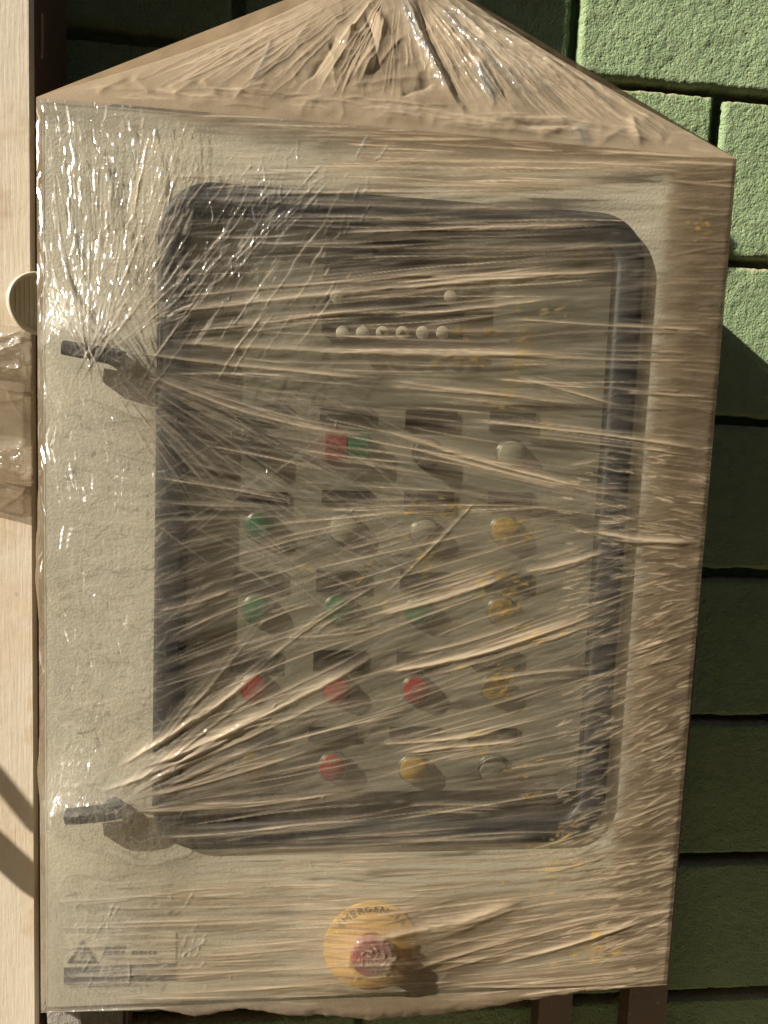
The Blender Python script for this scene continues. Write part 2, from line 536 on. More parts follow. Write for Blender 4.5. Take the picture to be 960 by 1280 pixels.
# ------------------------------------------------------------------ the cabinet
cab = thing('electrical_cabinet', (0, 0.1, ZB), 'beige electrical control cabinet with rounded black window and two latches inside plastic film', 'cabinet')
zt, zb = ZC + 0.400, ZC - 0.401
bm = bmesh.new()
o1 = rrect(-0.297, 0.297, zb + .003, zt - .003, 0.006, 4); i1 = rrect(-0.285, 0.285, zb + .015, zt - .015, 0.004, 4)
L = lambda pts, y: [(x, y, z) for x, z in pts]
R = ring_loft(bm, [L(o1, 0.021), L(o1, 0.219), L(i1, 0.205), L(i1, 0.021)])
bm.faces.new([v for v in R[1]]); bm.faces.new([v for v in R[2]][::-1])
# drop the back opening ring now covered
bm_obj('body', bm, MAT_BEIGE, cab)

# window outline measured on the door
wl = ray(191, 700, -0.010).x; wr = ray(790, 640, -0.014).x
wt = ray(520, 243, -0.012).z; wb = ray(470, 1064, -0.012).z
WR = 0.046; FW = 0.027
door_o = rrect(-0.300, 0.300, zb, zt, 0.004, 10)
door_i = rrect(wl + .010, wr - .010, wb + .010, wt - .010, WR - .010, 10)
bm = bmesh.new()
ring_loft(bm, [L(rrect(-0.2985, 0.2985, zb + .0015, zt - .0015, .004, 10), 0.0), L(door_o, 0.0015), L(door_o, 0.0195), L(door_i, 0.0195), L(door_i, 0.0)])
bm_obj('door', bm, MAT_BEIGE, cab)
# raised black window frame with a rounded section
bm = bmesh.new()
lp = []
for k in range(9):
    a = math.pi * k / 8
    e = FW / 2 * (1 - math.cos(a))
    lp.append(L(rrect(wl + e, wr - e, wb + e, wt - e, WR - e, 10), -0.002 - 0.0060 * math.sin(a) ** 0.7))
lp.append(L(rrect(wl + FW, wr - FW, wb + FW, wt - FW, WR - FW, 10), 0.006))
lp.append(L(rrect(wl + .012, wr - .012, wb + .012, wt - .012, WR - .012, 10), 0.006))
lp.append(L(rrect(wl + .012, wr - .012, wb + .012, wt - .012, WR - .012, 10), -0.001))
ring_loft(bm, lp)
fr_o = bm_obj('window_frame', bm, MAT_SEAL, cab, True)
fr_o['label'] = 'raised black rounded window frame'
bm = bmesh.new()
pi_ = rrect(wl + FW + .0005, wr - FW - .0005, wb + FW + .0005, wt - FW - .0005, WR - FW - .0005, 10)
v0 = [bm.verts.new(p) for p in L(pi_, -0.004)]
v1 = [bm.verts.new(p) for p in L(pi_, -0.001)]
bm.faces.new(v0); bm.faces.new(v1[::-1])
for k in range(len(v0)): bm.faces.new((v0[k], v1[k], v1[(k + 1) % len(v0)], v0[(k + 1) % len(v0)]))
bm_obj('window_pane', bm, MAT_PANE, cab)
# dark recess behind the pane
bm = bmesh.new()
ri = rrect(wl + .0125, wr - .0125, wb + .0125, wt - .0125, WR - .013, 10)
R = ring_loft(bm, [L(ri, 0.0075), L(ri, 0.060)], close=False)
bm.faces.new(R[1])
bm_obj('window_recess', bm, MAT_DARK, cab)

# instrument plate with buttons
PY = 0.012
panel = thing_panel = None
px0, px1 = wl + .022, wr - .020
pz1, pz0 = ray(500, 262, PY).z, ray(500, 990, PY).z
bm = bmesh.new(); box(bm, px0, px1, PY, PY + 0.003, pz0, pz1, 0.001)
panel = bm_obj('instrument_plate', bm, MAT_INNER, cab)


def sub(name, bm, mats, parent, smooth=False):
    o = bm_obj(name, bm, mats, None, smooth)
    o.parent = parent
    o.matrix_parent_inverse = Matrix.Translation(-cab.location)
    o.matrix_parent_inverse = parent.matrix_parent_inverse.copy().inverted() @ Matrix.Translation(-cab.location) if False else Matrix()
    return o


# labels (x0,x1,y0,y1 in photo pixels on the plate)
labels = [(296, 362, 505, 531), (400, 465, 508, 534), (507, 570, 512, 539), (612, 668, 514, 540),
          (293, 359, 613, 640), (402, 462, 612, 630), (505, 566, 613, 640), (610, 664, 614, 640),
          (292, 355, 713, 741), (396, 459, 712, 740), (500, 562, 714, 738), (606, 662, 716, 740),
          (289, 348, 813, 840), (392, 455, 812, 838), (496, 556, 814, 838), (590, 650, 815, 835),
          (284, 342, 909, 930), (386, 447, 908, 926), (487, 549, 908, 926), (585, 645, 910, 928)]
for (a, b, c_, d) in labels:
    A = ray(a, c_, PY); B = ray(b, d, PY)
    bm = bmesh.new(); box(bm, A.x, B.x, PY - 0.0025, PY - 0.0003, B.z, A.z, 0.0006)
    sub('label_plate', bm, MAT_LABEL, panel)


def button(px, py, mat, r=0.0135, name='push_button', proud=0.0085):
    P = ray(px, py, PY - proud)
    bm = bmesh.new()
    lathe(bm, [(r + .0012, -0.0003), (r + .0012, -0.004), (r - .0002, -0.0055), (r - .001, -0.0055), (r - .001, -proud + .001), (r - .002, -proud), (0, -proud - .0004)],
          (P.x, PY, P.z), 36, mats=[1, 1, 1, 0, 0, 0])
    sub(name, bm, [mat, MAT_CHROME], panel)


def selector(px, py):
    P = ray(px, py, PY - .014)
    bm = bmesh.new()
    lathe(bm, [(.0145, -.0003), (.0145, -.004), (.012, -.007), (0, -.0072)], (P.x, PY, P.z), 36, mats=[1, 1, 0])
    box(bm, P.x - .0035, P.x + .0035, PY - .0125, PY - .0065, P.z - .0125, P.z + .0125, .0015)
    sub('selector_switch', bm, [MAT_BLACK, MAT_BLACK], panel)


selector(321, 556); selector(537, 567)
P0 = ray(407, 542, PY - .010); P1 = ray(434, 576, PY - .010); P2 = ray(461, 576, PY - .010)
bm = bmesh.new()
box(bm, P0.x, P1.x - .0004, PY - .011, PY - .0003, P1.z, P0.z, .0012, 0)
box(bm, P1.x + .0004, P2.x, PY - .011, PY - .0003, P1.z, P0.z, .0012, 1)
sub('start_stop_button', bm, [MAT_RED, MAT_GREEN], panel)
for px, py, mt in ((640, 568, MAT_WHITE),
                   (325, 659, MAT_GREEN), (430, 661, MAT_WHITE), (532, 667, MAT_GREY), (632, 663, MAT_YELLOW),
                   (321, 763, MAT_GREEN), (423, 763, MAT_GREEN), (525, 765, MAT_GREEN), (628, 765, MAT_YELLOW),
                   (318, 862, MAT_RED), (421, 864, MAT_RED), (521, 864, MAT_RED), (620, 862, MAT_YELLOW),
                   (316, 960, MAT_YELLOW), (416, 961, MAT_RED), (517, 963, MAT_YELLOW), (617, 963, MAT_WHITE)):
    button(px, py, mt)
# controller
A = ray(406, 292, PY - .012); B = ray(579, 426, PY - .012)
bm = bmesh.new(); box(bm, A.x, B.x, PY - .012, PY - .0004, B.z, A.z, .002)
A = ray(466, 299, PY - .012); B = ray(532, 324, PY - .012)
box(bm, A.x, B.x, PY - .0135, PY - .0118, B.z, A.z, .0004, 1)
A = ray(474, 350, PY - .012); B = ray(530, 366, PY - .012)
box(bm, A.x, B.x, PY - .0135, PY - .0118, B.z, A.z, .0004, 1)
for k, x in enumerate((428, 453, 478, 503, 528, 553, 421, 563)):
    P = ray(x, 416 if k < 6 else 371, PY - .013)
    lathe(bm, [(.0058, 0), (.0058, -.0018), (.0052, -.0023), (0, -.0025)], (P.x, PY - .0119, P.z), 20, 2)
    if k in (2, 3):
        s = -1 if k == 2 else 1
        vv = [bm.verts.new((P.x + dx, PY - .0146, P.z + s * dz)) for dx, dz in ((-.003, -.002), (.003, -.002), (0, .003))]
        bm.faces.new(vv).material_index = 1
sub('process_controller', bm, [MAT_CTRL, MAT_SCREEN, MAT_PALEKEY], panel)

# quarter-turn latches
LATCH = [((72, 432), (152, 447)), ((76, 1032), (148, 1021))]
for (a, b) in LATCH:
    A = ray(*a, -0.030); B = ray(*b, -0.024)
    d = B - A; ln = d.length; ang = math.atan2(d.z, d.x)
    bm = bmesh.new()
    prof = [(0.0, -.021, .0058), (0.25 * ln, -.022, .0060), (0.65 * ln, -.021, .0066), (0.9 * ln, -.019, .0068), (ln, -.0165, .0062)]
    rings = []
    for (s, yf, hw) in prof:
        yb = -.0108
        pts = [(s, yb, -hw), (s, yf + .003, -hw), (s, yf, -hw + .003), (s, yf, hw - .003), (s, yf + .003, hw), (s, yb, hw)]
        rings.append([bm.verts.new((A.x + x * math.cos(ang) - z * math.sin(ang), y, A.z + x * math.sin(ang) + z * math.cos(ang))) for x, y, z in pts])
    for i in range(len(rings) - 1):
        for k in range(6):
            bm.faces.new((rings[i][k], rings[i][(k + 1) % 6], rings[i + 1][(k + 1) % 6], rings[i + 1][k]))
    bm.faces.new(rings[0]); bm.faces.new(rings[-1][::-1])
    # round hub under the wide end
    hc = A + d * 0.80
    lathe(bm, [(.0075, -.0003), (.0075, -.009), (.0070, -.0106), (0, -.0107)], (hc.x, 0, hc.z), 32)
    bmesh.ops.bevel(bm, geom=[e for e in bm.edges if e.is_valid and e.calc_face_angle(0) > .9], offset=.0008, segments=1, affect='EDGES')
    bm_obj('latch', bm, MAT_LATCH, cab)

# emergency stop
EC = ray(463, 1181, -0.001)
bm = bmesh.new()
lathe(bm, [(.0445, -.0003), (.0445, -.0018), (.0438, -.0022), (0, -.0022)], (EC.x, 0, EC.z), 64)
bm_obj('legend_plate', bm, MAT_ESTOP_PLATE, cab)
bm = bmesh.new()
lathe(bm, [(.014, -.0022), (.014, -.010), (.0125, -.011), (.0125, -.014), (.0190, -.0148), (.0200, -.0162), (.0196, -.0182), (.0165, -.0197), (.009, -.0206), (0, -.0208)],
      (EC.x, 0, EC.z), 48)
es = bm_obj('emergency_knob', bm, MAT_ESTOP_RED, cab)
es['label'] = 'red mushroom emergency stop knob'


def text_mesh(s, size):
    cu = bpy.data.curves.new('t', 'FONT')
    cu.body = s; cu.size = size; cu.align_x = 'CENTER'; cu.align_y = 'CENTER'; cu.extrude = 0.0002
    cu.resolution_u = 3
    o = bpy.data.objects.new('t', cu); C.objects.link(o)
    dg = bpy.context.evaluated_depsgraph_get()
    me = bpy.data.meshes.new_from_object(o.evaluated_get(dg))
    bpy.data.objects.remove(o)
    return me


vs, fs = [], []
word = 'EMERGENCIA'
for k, ch in enumerate(word):
    me = text_mesh(ch, 0.0092)
    a = math.radians(90 + 52 - k * 104 / (len(word) - 1))
    base = len(vs)
    for v in me.vertices:
        x, z, t = v.co.x * 1.1, v.co.y, v.co.z
        rr = 0.0375 + z
        th = a - x / 0.0375
        vs.append((EC.x + rr * math.cos(th), -0.0026 - t, EC.z + rr * math.sin(th)))
    fs += [tuple(base + i for i in p.vertices) for p in me.polygons]
mesh_obj('lettering', vs, fs, MAT_INK, cab)

# warning sticker
A = ray(80, 1168, 0); B = ray(219, 1224, 0); Mz = ray(150, 1206, 0).z
bm = bmesh.new(); box(bm, A.x, B.x, -0.0009, -0.0002, Mz + .0003, A.z)
wl_o = bm_obj('warning_sticker', bm, MAT_PAPER, cab)
bm = bmesh.new(); box(bm, A.x, B.x, -0.0009, -0.0002, B.z, Mz)
sub('black_band', bm, MAT_INK, wl_o)
T = [ray(84, 1203, 0), ray(124, 1203, 0), ray(104, 1173, 0)]
cen = (T[0] + T[1] + T[2]) / 3
T2 = [cen + (q - cen) * .66 for q in T]
vs = [Vector((q.x, -0.0013, q.z)) for q in T + T2]
mesh_obj('x', vs, [(0, 1, 4, 3), (1, 2, 5, 4), (2, 0, 3, 5)], MAT_INK)
o = bpy.data.objects['x']; o.name = 'warning_triangle'; o.parent = wl_o
bolt = [ray(x, y, 0) for x, y in ((105, 1180), (100, 1192), (104, 1191), (101, 1200), (109, 1188), (105, 1189), (108, 1181))]
o = mesh_obj('lightning_bolt', [Vector((q.x, -.0013, q.z)) for q in bolt], [tuple(range(7))], MAT_INK); o.parent = wl_o
me = text_mesh('DE CONTROLE', 0.0068)
tc = ray(168, 1212, 0)
o = mesh_obj('band_lettering', [(tc.x + v.co.x * 1.35, -.0012 - v.co.z, tc.z + v.co.y) for v in me.vertices], [tuple(p.vertices) for p in me.polygons], MAT_PALETXT); o.parent = wl_o
bm = bmesh.new()
for (yy, segs) in ((1183, ((132, 139), (140, 146), (148, 153), (154, 158))), (1190, ((131, 140), (142, 150), (152, 156), (165, 172), (174, 183), (185, 196)))):
    for a, b in segs:
        q0 = ray(a, yy - 2, 0); q1 = ray(b, yy + 2, 0)
        box(bm, q0.x, q1.x, -.0012, -.0009, q1.z, q0.z)
o = bm_obj('small_print', bm, MAT_PALETXT if False else MAT_INK); o.parent = wl_o

# ------------------------------------------------------------------ stretch film
film = thing('stretch_film_wrap', (0, 0.08, ZB - .002), 'dusty wrinkled clear plastic film wrapped tightly over the whole cabinet and gathered above it', 'plastic film')


class Sheet:
    """regular sheet whose vertices know their photo pixel; creases are laid on it as strokes"""
    def __init__(s, P, grid_uv=None):
        s.P = P                                   # (rows, cols, 3) base points
        s.px, s.py = project(P.reshape(-1, 3))
        s.px = s.px.reshape(P.shape[:2]); s.py = s.py.reshape(P.shape[:2])
        s.h = np.zeros(P.shape[:2]); s.d = np.zeros(P.shape[:2]); s.y = np.zeros(P.shape[:2]); s.c = np.zeros(P.shape[:2]); s.l = np.zeros(P.shape[:2])
        # affine-ish index lookup from pixels
        s.rows, s.cols = P.shape[:2]
        s.rmin, s.rmax = s.py.min(axis=1), s.py.max(axis=1)
        s.cmin, s.cmax = s.px.min(axis=0), s.px.max(axis=0)

    def win(s, x0, x1, y0, y1):
        r = np.nonzero((s.rmax >= y0) & (s.rmin <= y1))[0]
        c = np.nonzero((s.cmax >= x0) & (s.cmin <= x1))[0]
        if len(r) == 0 or len(c) == 0: return None
        return slice(r[0], r[-1] + 1), slice(c[0], c[-1] + 1)

    def stroke(s, x0, y0, x1, y1, w, amp, bow=0.0, dust=0.0, asym=0.45, ends=(0.15, 0.25), wig=0.0, crk=0.0, yel=0.0, pw=1.6, seed=0):
        """ridge from (x0,y0) to (x1,y1) in photo px; w = half width px above, w*asym below; amp in mm"""
        dx, dy = x1 - x0, y1 - y0
        ln = math.hypot(dx, dy)
        if ln < 1: return
        ux, uy = dx / ln, dy / ln
        nx, ny = uy, -ux                         # points up in the picture for a left-to-right stroke
        m = 3.0 * w + abs(bow) + wig * 1.5 + 2
        q = s.win(min(x0, x1) - m, max(x0, x1) + m, min(y0, y1) - m, max(y0, y1) + m)
        if q is None: return
        X = s.px[q] - x0; Y = s.py[q] - y0
        t = (X * ux + Y * uy) / ln
        d = X * nx + Y * ny - bow * 4 * t * (1 - t)
        if wig: d = d - wig * 2 * (vnoise(t * ln / 22.0 + seed * 3.1, t * 0 + seed, 5) - .5) - wig * (vnoise(t * ln / 7.0 + seed, t * 0 + 2, 6) - .5)
        tc = np.clip(t, 0, 1)
        env = sstep(0, ends[0], tc) * (1 - sstep(1 - ends[1], 1, tc)) * ((t > 0) & (t < 1))
        ww = w * (0.45 + 0.55 * env)
        a = np.where(d > 0, d / ww, -d / (ww * asym))
        k = env * np.exp(-np.abs(a) ** pw)
        s.h[q] += k * amp * 0.001
        if dust: s.d[q] += k * dust
        if dust > 0: s.l[q] = np.maximum(s.l[q], k * min(1.0, dust * 1.35))
        if crk: s.c[q] = np.maximum(s.c[q], k * crk)
        if yel: s.y[q] = np.maximum(s.y[q], k * yel)

    def build(s, name, N, parent, mat=MAT_FILM, flip=False):
        P = s.P + N * s.h[..., None]
        R, Cn = s.rows, s.cols
        me = bpy.data.meshes.new(name)
        idx = np.arange(R * Cn, dtype=np.int32).reshape(R, Cn)
        q = np.stack([idx[:-1, :-1], idx[1:, :-1], idx[1:, 1:], idx[:-1, 1:]], -1).reshape(-1, 4)
        if flip: q = q[:, ::-1]
        me.vertices.add(R * Cn)
        me.vertices.foreach_set('co', P.reshape(-1).astype(np.float32))
        me.loops.add(q.size)
        me.loops.foreach_set('vertex_index', q.reshape(-1).astype(np.int32))
        me.polygons.add(len(q))
        me.polygons.foreach_set('loop_start', np.arange(0, q.size, 4, dtype=np.int32))
        me.polygons.foreach_set('loop_total', np.full(len(q), 4, dtype=np.int32))
        me.polygons.foreach_set('use_smooth', np.ones(len(q), dtype=bool))
        at = me.attributes.new('film', 'FLOAT_COLOR', 'POINT')
        colr = np.stack([np.clip(s.d, 0, 1.3), np.clip(s.y, 0, 1), np.clip(s.c, 0, 1), np.clip(s.l, 0, 1)], -1)
        at.data.foreach_set('color', colr.reshape(-1).astype(np.float32))
        me.update(); me.validate()
        me.materials.append(mat)
        return link(bpy.data.objects.new(name, me), parent)


# ---- front sheet: taut membrane over frame, latches and knob
NX, NZ = 810, 1075
HEM = 34
XL, XR = -0.3035, 0.3035
xs = np.linspace(XL, XR, NX)
zs = np.linspace(zt + .001, zb - .001, NZ)
# coarse obstacle problem
cx, cz = 152, 202
gx = np.linspace(XL, XR, cx); gz = np.linspace(zt, zb, cz)
GX, GZ = np.meshgrid(gx, gz)
obs = np.full(GX.shape, 0.0030)
rf = (np.abs(GX - (wl + wr) / 2) < (wr - wl) / 2) & (np.abs(GZ - (wt + wb) / 2) < (wt - wb) / 2)
ri_ = (np.abs(GX - (wl + wr) / 2) < (wr - wl) / 2 - FW) & (np.abs(GZ - (wt + wb) / 2) < (wt - wb) / 2 - FW)
obs[rf & ~ri_] = 0.0104
for (a, b) in LATCH:
    A = ray(*a, -.030); B = ray(*b, -.024)
    d = np.array([B.x - A.x, B.z - A.z]); L2 = d @ d
    t = np.clip(((GX - A.x) * d[0] + (GZ - A.z) * d[1]) / L2, 0, 1)
    dist = np.hypot(GX - A.x - t * d[0], GZ - A.z - t * d[1])
    obs = np.maximum(obs, np.where(dist < .0125, .0245 - .003 * t, 0))
obs = np.maximum(obs, np.where(np.hypot(GX - EC.x, GZ - EC.z) < .0225, .0226, 0))
u = np.where(rf, np.maximum(obs, .0110), obs)
for it in range(500):
    a = u.copy()
    a[1:-1, 1:-1] = 0.25 * (u[:-2, 1:-1] + u[2:, 1:-1] + u[1:-1, :-2] + u[1:-1, 2:])
    a = np.maximum(a, obs)
    a[0, :] = a[-1, :] = .0022; a[:, 0] = a[:, -1] = .0022
    u = a
fi = np.linspace(0, cz - 1, NZ); fj = np.linspace(0, cx - 1, NX)
i0 = np.minimum(fi.astype(int), cz - 2); j0 = np.minimum(fj.astype(int), cx - 2)
ti = (fi - i0)[:, None]; tj = (fj - j0)[None, :]
base = (u[i0][:, j0] * (1 - ti) * (1 - tj) + u[i0 + 1][:, j0] * ti * (1 - tj) + u[i0][:, j0 + 1] * (1 - ti) * tj + u[i0 + 1][:, j0 + 1] * ti * tj)
FX, FZ = np.meshgrid(xs, zs)
Pf = np.stack([FX, -base, FZ], -1)
# hem folded under the lower edge
hx = np.interp(xs, [ray(a, 1250, 0).x for a in (50, 200, 245, 300, 360, 400, 470, 560, 640, 700, 760, 830)],
               [.001, .002, .008, .004, .010, .012, .016, .014, .008, .004, .002, .001])
hx = hx + 0.003 * (fbm(xs * 60, xs * 0, 5, 3)) * (hx > .003)
tt = np.linspace(0, 1, HEM + 1)[1:]
ang = tt * math.pi * 1.02
rowsH = []
for a_ in ang:
    z = (zb - .001) - hx * .62 * (1 - np.cos(a_))
    y = -base[-1] - hx * .75 * np.sin(a_) + .010 * max(0, a_ - 2.2)
    rowsH.append(np.stack([xs, y, z], -1))
Pf = np.concatenate([Pf, np.array(rowsH)], 0)
fs_ = Sheet(Pf)
PXg, PYg = fs_.px, fs_.py
edge = np.minimum(np.minimum((FX - XL), (XR - FX)), np.minimum(zt - FZ + .001, FZ - zb + .001))
edge = np.concatenate([edge, np.zeros((HEM, NX))], 0)

g2 = lambda x, y, sx, sy: np.exp(-((PXg - x) / sx) ** 2 - ((PYg - y) / sy) ** 2)
D = 0.10 + 0.18 * fbm(PXg / 90., PYg / 45., 3, 4)
XS = PXg + (PYg - 300) * .078
D += 0.68 * sstep(812, 845, XS) + .45 * (1 - sstep(.003, .020, np.concatenate([zt + .001 - FZ, np.ones((HEM, NX))], 0))) + .2 * g2(545, 1205, 60, 28) + .28 * g2(600, 1170, 190, 55) + -.10 * g2(463, 1195, 50, 35) + .12 * g2(140, 1195, 110, 50) + .03 * sstep(200, 260, PXg) * (1 - sstep(700, 760, PXg)) + 0.16 * sstep(1060, 1130, PYg) + 0.42 * (1 - sstep(150, 240, PYg)) * sstep(150, 420, PXg)
D += .22 * g2(195, 462, 50, 32) + .15 * g2(205, 1052, 55, 30) + .25 * g2(535, 1212, 55, 24) + .05 * (1 - sstep(150, 230, PXg))
D -= 0.14 * g2(110, 230, 130, 190) + 0.02 * (1 - sstep(60, 200, PXg)) + 0.04 * g2(330, 290, 90, 110)
D += 0.25 * g2(140, 405, 80, 35) + 0.22 * g2(110, 995, 70, 40)
D -= .10 * g2(112, 440, 48, 16) + .10 * g2(112, 1027, 44, 16)
D -= 0.02 * g2(420, 720, 170, 250)
D += 0.12 * g2(660, 720, 120, 160) - .06 * g2(490, 380, 110, 70)
fs_.d = np.clip(D, 0.06, 1)
fs_.c = np.clip(.55 * (1 - sstep(120, 230, PXg)) + .5 * g2(330, 270, 90, 90) + .12 * (1 - sstep(300, 520, PXg)), 0, .8)
st = fs_.stroke

# long creases traced one by one: x0,y0,x1,y1,width,amp,bow,dust
major = [
    (410, 292, 790, 279, 4.5, 2.6, 0, .40), (230, 248, 760, 262, 7, 1.6, 4, .22), (430, 203, 905, 211, 6, 1.6, -4, .3),
    (300, 243, 720, 238, 4, 1.5, 0, .25), (190, 222, 560, 205, 6, 1.4, 3, .2), (480, 232, 880, 236, 5, 1.4, 0, .25),
    (195, 393, 815, 338, 10, 2.8, -6, .36), (200, 427, 760, 442, 11, 2.8, 8, .34), (480, 397, 730, 368, 7, 2.4, 3, .30),
    (160, 441, 500, 476, 6, 2.6, 3, .34), (480, 482, 660, 496, 6, 2.2, 2, .30), (640, 470, 790, 512, 5, 2.2, 0, .3),
    (180, 466, 480, 548, 6, 2.4, 14, .34), (480, 474, 770, 508, 6, 2.2, 4, .30), (580, 526, 905, 566, 6, 2.4, -3, .34),
    (470, 535, 765, 617, 7, 2.6, 5, .34), (515, 561, 805, 626, 5, 2.0, 4, .30), (480, 345, 820, 336, 5, 1.9, 4, .28),
    (780, 490, 895, 496, 4, 1.8, 2, .26), (760, 405, 902, 413, 4, 1.6, 2, .26), (430, 310, 840, 305, 6, 1.5, 3, .22),
    (250, 365, 640, 335, 7, 1.8, 3, .22), (250, 415, 480, 385, 6, 1.8, 0, .22), (560, 440, 905, 452, 5, 1.6, 3, .25),
    # fan from the lower latch
    (140, 962, 352, 820, 9, 3.6, 6, .40), (170, 962, 500, 800, 12, 3.4, 10, .42), (330, 830, 490, 722, 5, 2.4, -6, .30),
    (160, 985, 480, 838, 7, 2.4, 6, .32), (470, 842, 778, 752, 9, 3.2, 12, .42), (470, 770, 655, 712, 10, 2.8, 4, .40),
    (650, 716, 770, 684, 8, 2.2, 4, .34), (350, 797, 490, 782, 4, 1.8, 4, .28), (195, 764, 302, 731, 5, 2.0, 5, .26),
    (320, 783, 402, 755, 4, 1.8, -4, .26), (738, 664, 878, 678, 8, 3.0, 5, .40), (555, 866, 775, 836, 4, 2.2, -8, .30),
    (655, 803, 775, 768, 4, 2.0, 4, .30), (470, 931, 640, 912, 7, 2.8, 3, .40), (505, 941, 670, 924, 6, 2.2, 0, .34),
    (550, 952, 680, 930, 4, 1.8, 0, .28), (630, 962, 775, 934, 4, 1.9, 3, .30), (780, 817, 865, 789, 4, 1.8, 2, .28),
    (798, 941, 858, 918, 4, 2.0, 0, .30), (480, 745, 610, 612, 2.4, 1.5, 0, .26), (540, 690, 600, 620, 1.8, 1.0, 0, .2),
    (120, 992, 330, 900, 8, 2.4, 4, .34), (160, 1014, 470, 982, 6, 2.4, 8, .34), (150, 1003, 420, 925, 6, 2.0, 6, .30),
    (190, 1046, 490, 1026, 5, 1.8, 5, .24), (320, 1061, 600, 1046, 4, 1.6, 3, .24), (480, 1052, 690, 1042, 4, 1.5, 2, .22),
    (505, 1008, 640, 1010, 4, 1.6, -3, .25), (240, 920, 520, 866, 5, 1.6, 3, .22), (420, 690, 560, 650, 4, 1.4, 3, .2),
    # lower band
    (60, 1128, 270, 1109, 6, 2.0, 3, .26), (110, 1134, 400, 1129, 7, 2.0, 3, .26), (60, 1160, 410, 1146, 6, 1.8, 3, .24),
    (215, 1196, 410, 1182, 5, 1.8, 2, .26), (60, 1221, 490, 1204, 6, 2.0, 3, .26), (190, 1243, 480, 1224, 6, 1.8, 2, .26),
    (300, 1105, 540, 1108, 7, 1.8, 4, .08), (470, 1172, 670, 1119, 14, 3.4, 6, .40), (500, 1218, 785, 1143, 7, 2.8, -6, .36),
    (610, 1208, 832, 1141, 5, 2.2, 2, .32), (760, 1189, 830, 1164, 4, 1.8, 0, .28), (560, 1232, 822, 1226, 5, 1.6, 4, .25),
    (400, 1160, 600, 1112, 9, 1.6, 6, .10), (640, 1100, 790, 1060, 5, 1.5, 3, .22), (230, 1082, 420, 1076, 6, 1.2, 2, .15),
]
for i, (a, b, c_, d, w, amp, bow, du) in enumerate(major):
    st(a, b, c_, d, w * .7, amp * (.36 if w < 8 else .45), -bow, du * 1.9, 0.4, (.12, .28), wig=w * .07, pw=1.15 if w < 8 else 1.5, seed=i)
    # satellite creases running along a main one
    for k in range(4 if not (b > 780 and a < 200) else 2):
        o_ = random.uniform(-2.6, 2.6) * w
        t0, t1 = random.uniform(0, .4), random.uniform(.55, 1)
        st(a + (c_ - a) * t0, b + (d - b) * t0 + o_, a + (c_ - a) * t1, b + (d - b) * t1 + o_ * random.uniform(.5, 1.2), w * random.uniform(.18, .45), amp * random.uniform(.12, .3), -bow * .6, du * random.uniform(.5, 1.6), .5, (.3, .3), .25, pw=1.2, seed=i * 3 + k)


def slope(x, y):
    """general run of the creases over the sheet"""
    if x > 730:
        s_ = np.interp(y, [180, 300, 420, 560, 660, 720, 780, 900, 1050, 1200], [.0, -.05, .05, .12, .12, -.1, -.35, -.38, -.40, -.28])
    else:
        s_ = np.interp(y, [180, 290, 350, 430, 480, 540, 600, 660, 720, 800, 880, 960, 1060, 1100, 1180, 1240], [.02, -.03, -.10, .0, .06, .14, .16, -.15, -.32, -.36, -.30, -.22, -.06, -.04, -.10, -.05])
    if x < 420:
        s_ += np.interp(x, [60, 420], [.12, 0]) * np.sign(y - 435) if 380 < y < 640 else 0
    return s_


for i in range(3400):                              # long faint streaks of dust along the pull of the film
    x = random.uniform(40, 860); y = random.uniform(130, 1255)
    if x < 180 and random.random() < .6: continue
    L_ = random.uniform(50, 210); s_ = slope(x, y) + random.gauss(0, .035)
    w = random.choice((.8, .8, 1.0, 1.4, 2.4, 4.5)) * random.uniform(.8, 1.3)
    st(x, y, x + L_, y + L_ * s_, w, w * random.uniform(.02, .08), random.uniform(-.03, .03) * L_, (random.uniform(0, .30) if w < 1.8 else random.uniform(-.16, .16)), .7, (.35, .4), 0, pw=1.2, seed=i)
for i in range(2400):                              # short filler creases
    x = random.uniform(60, 905); y = random.uniform(135, 1255)
    L_ = random.choice((18, 26, 40, 60, 95)) * random.uniform(.6, 1.4)
    s_ = slope(x, y) + random.gauss(0, .07)
    if x < 190 and random.random() < .55: continue
    w = random.uniform(.9, 2.6)
    amp = w * random.uniform(.05, .17)
    st(x, y, x + L_, y + L_ * s_, w, amp, random.uniform(-.06, .06) * L_, random.uniform(.02, .20), .4, (.3, .35), w * .08, pw=1.2, seed=i)
for i in range(900):                               # right margin: dense short folds
    x = random.uniform(690, 890); y = random.uniform(560, 1215)
    L_ = random.uniform(14, 46)
    s_ = slope(800, y) + random.gauss(0, .12)
    w = random.uniform(.8, 1.8)
    st(x, y, x + L_, y + L_ * s_, w, w * random.uniform(.05, .16), random.uniform(-3, 3), random.uniform(.1, .8), .4, (.3, .3), w * .08, pw=1.2, seed=i)
for i in range(240):                               # fine straight scratches crossing the left half
    if random.random() < .6:
        x = random.uniform(190, 460); y = random.uniform(460, 700); s_ = random.gauss(.62, .12)
    else:
        x = random.uniform(150, 520); y = random.uniform(600, 930); s_ = random.gauss(-.62, .18)
    L_ = random.uniform(40, 150)
    st(x, y, x + L_ * .85, y + L_ * s_ * .85, random.uniform(.9, 1.5), random.uniform(.04, .12), 0, random.uniform(.05, .25), .8, (.3, .3), crk=.25)
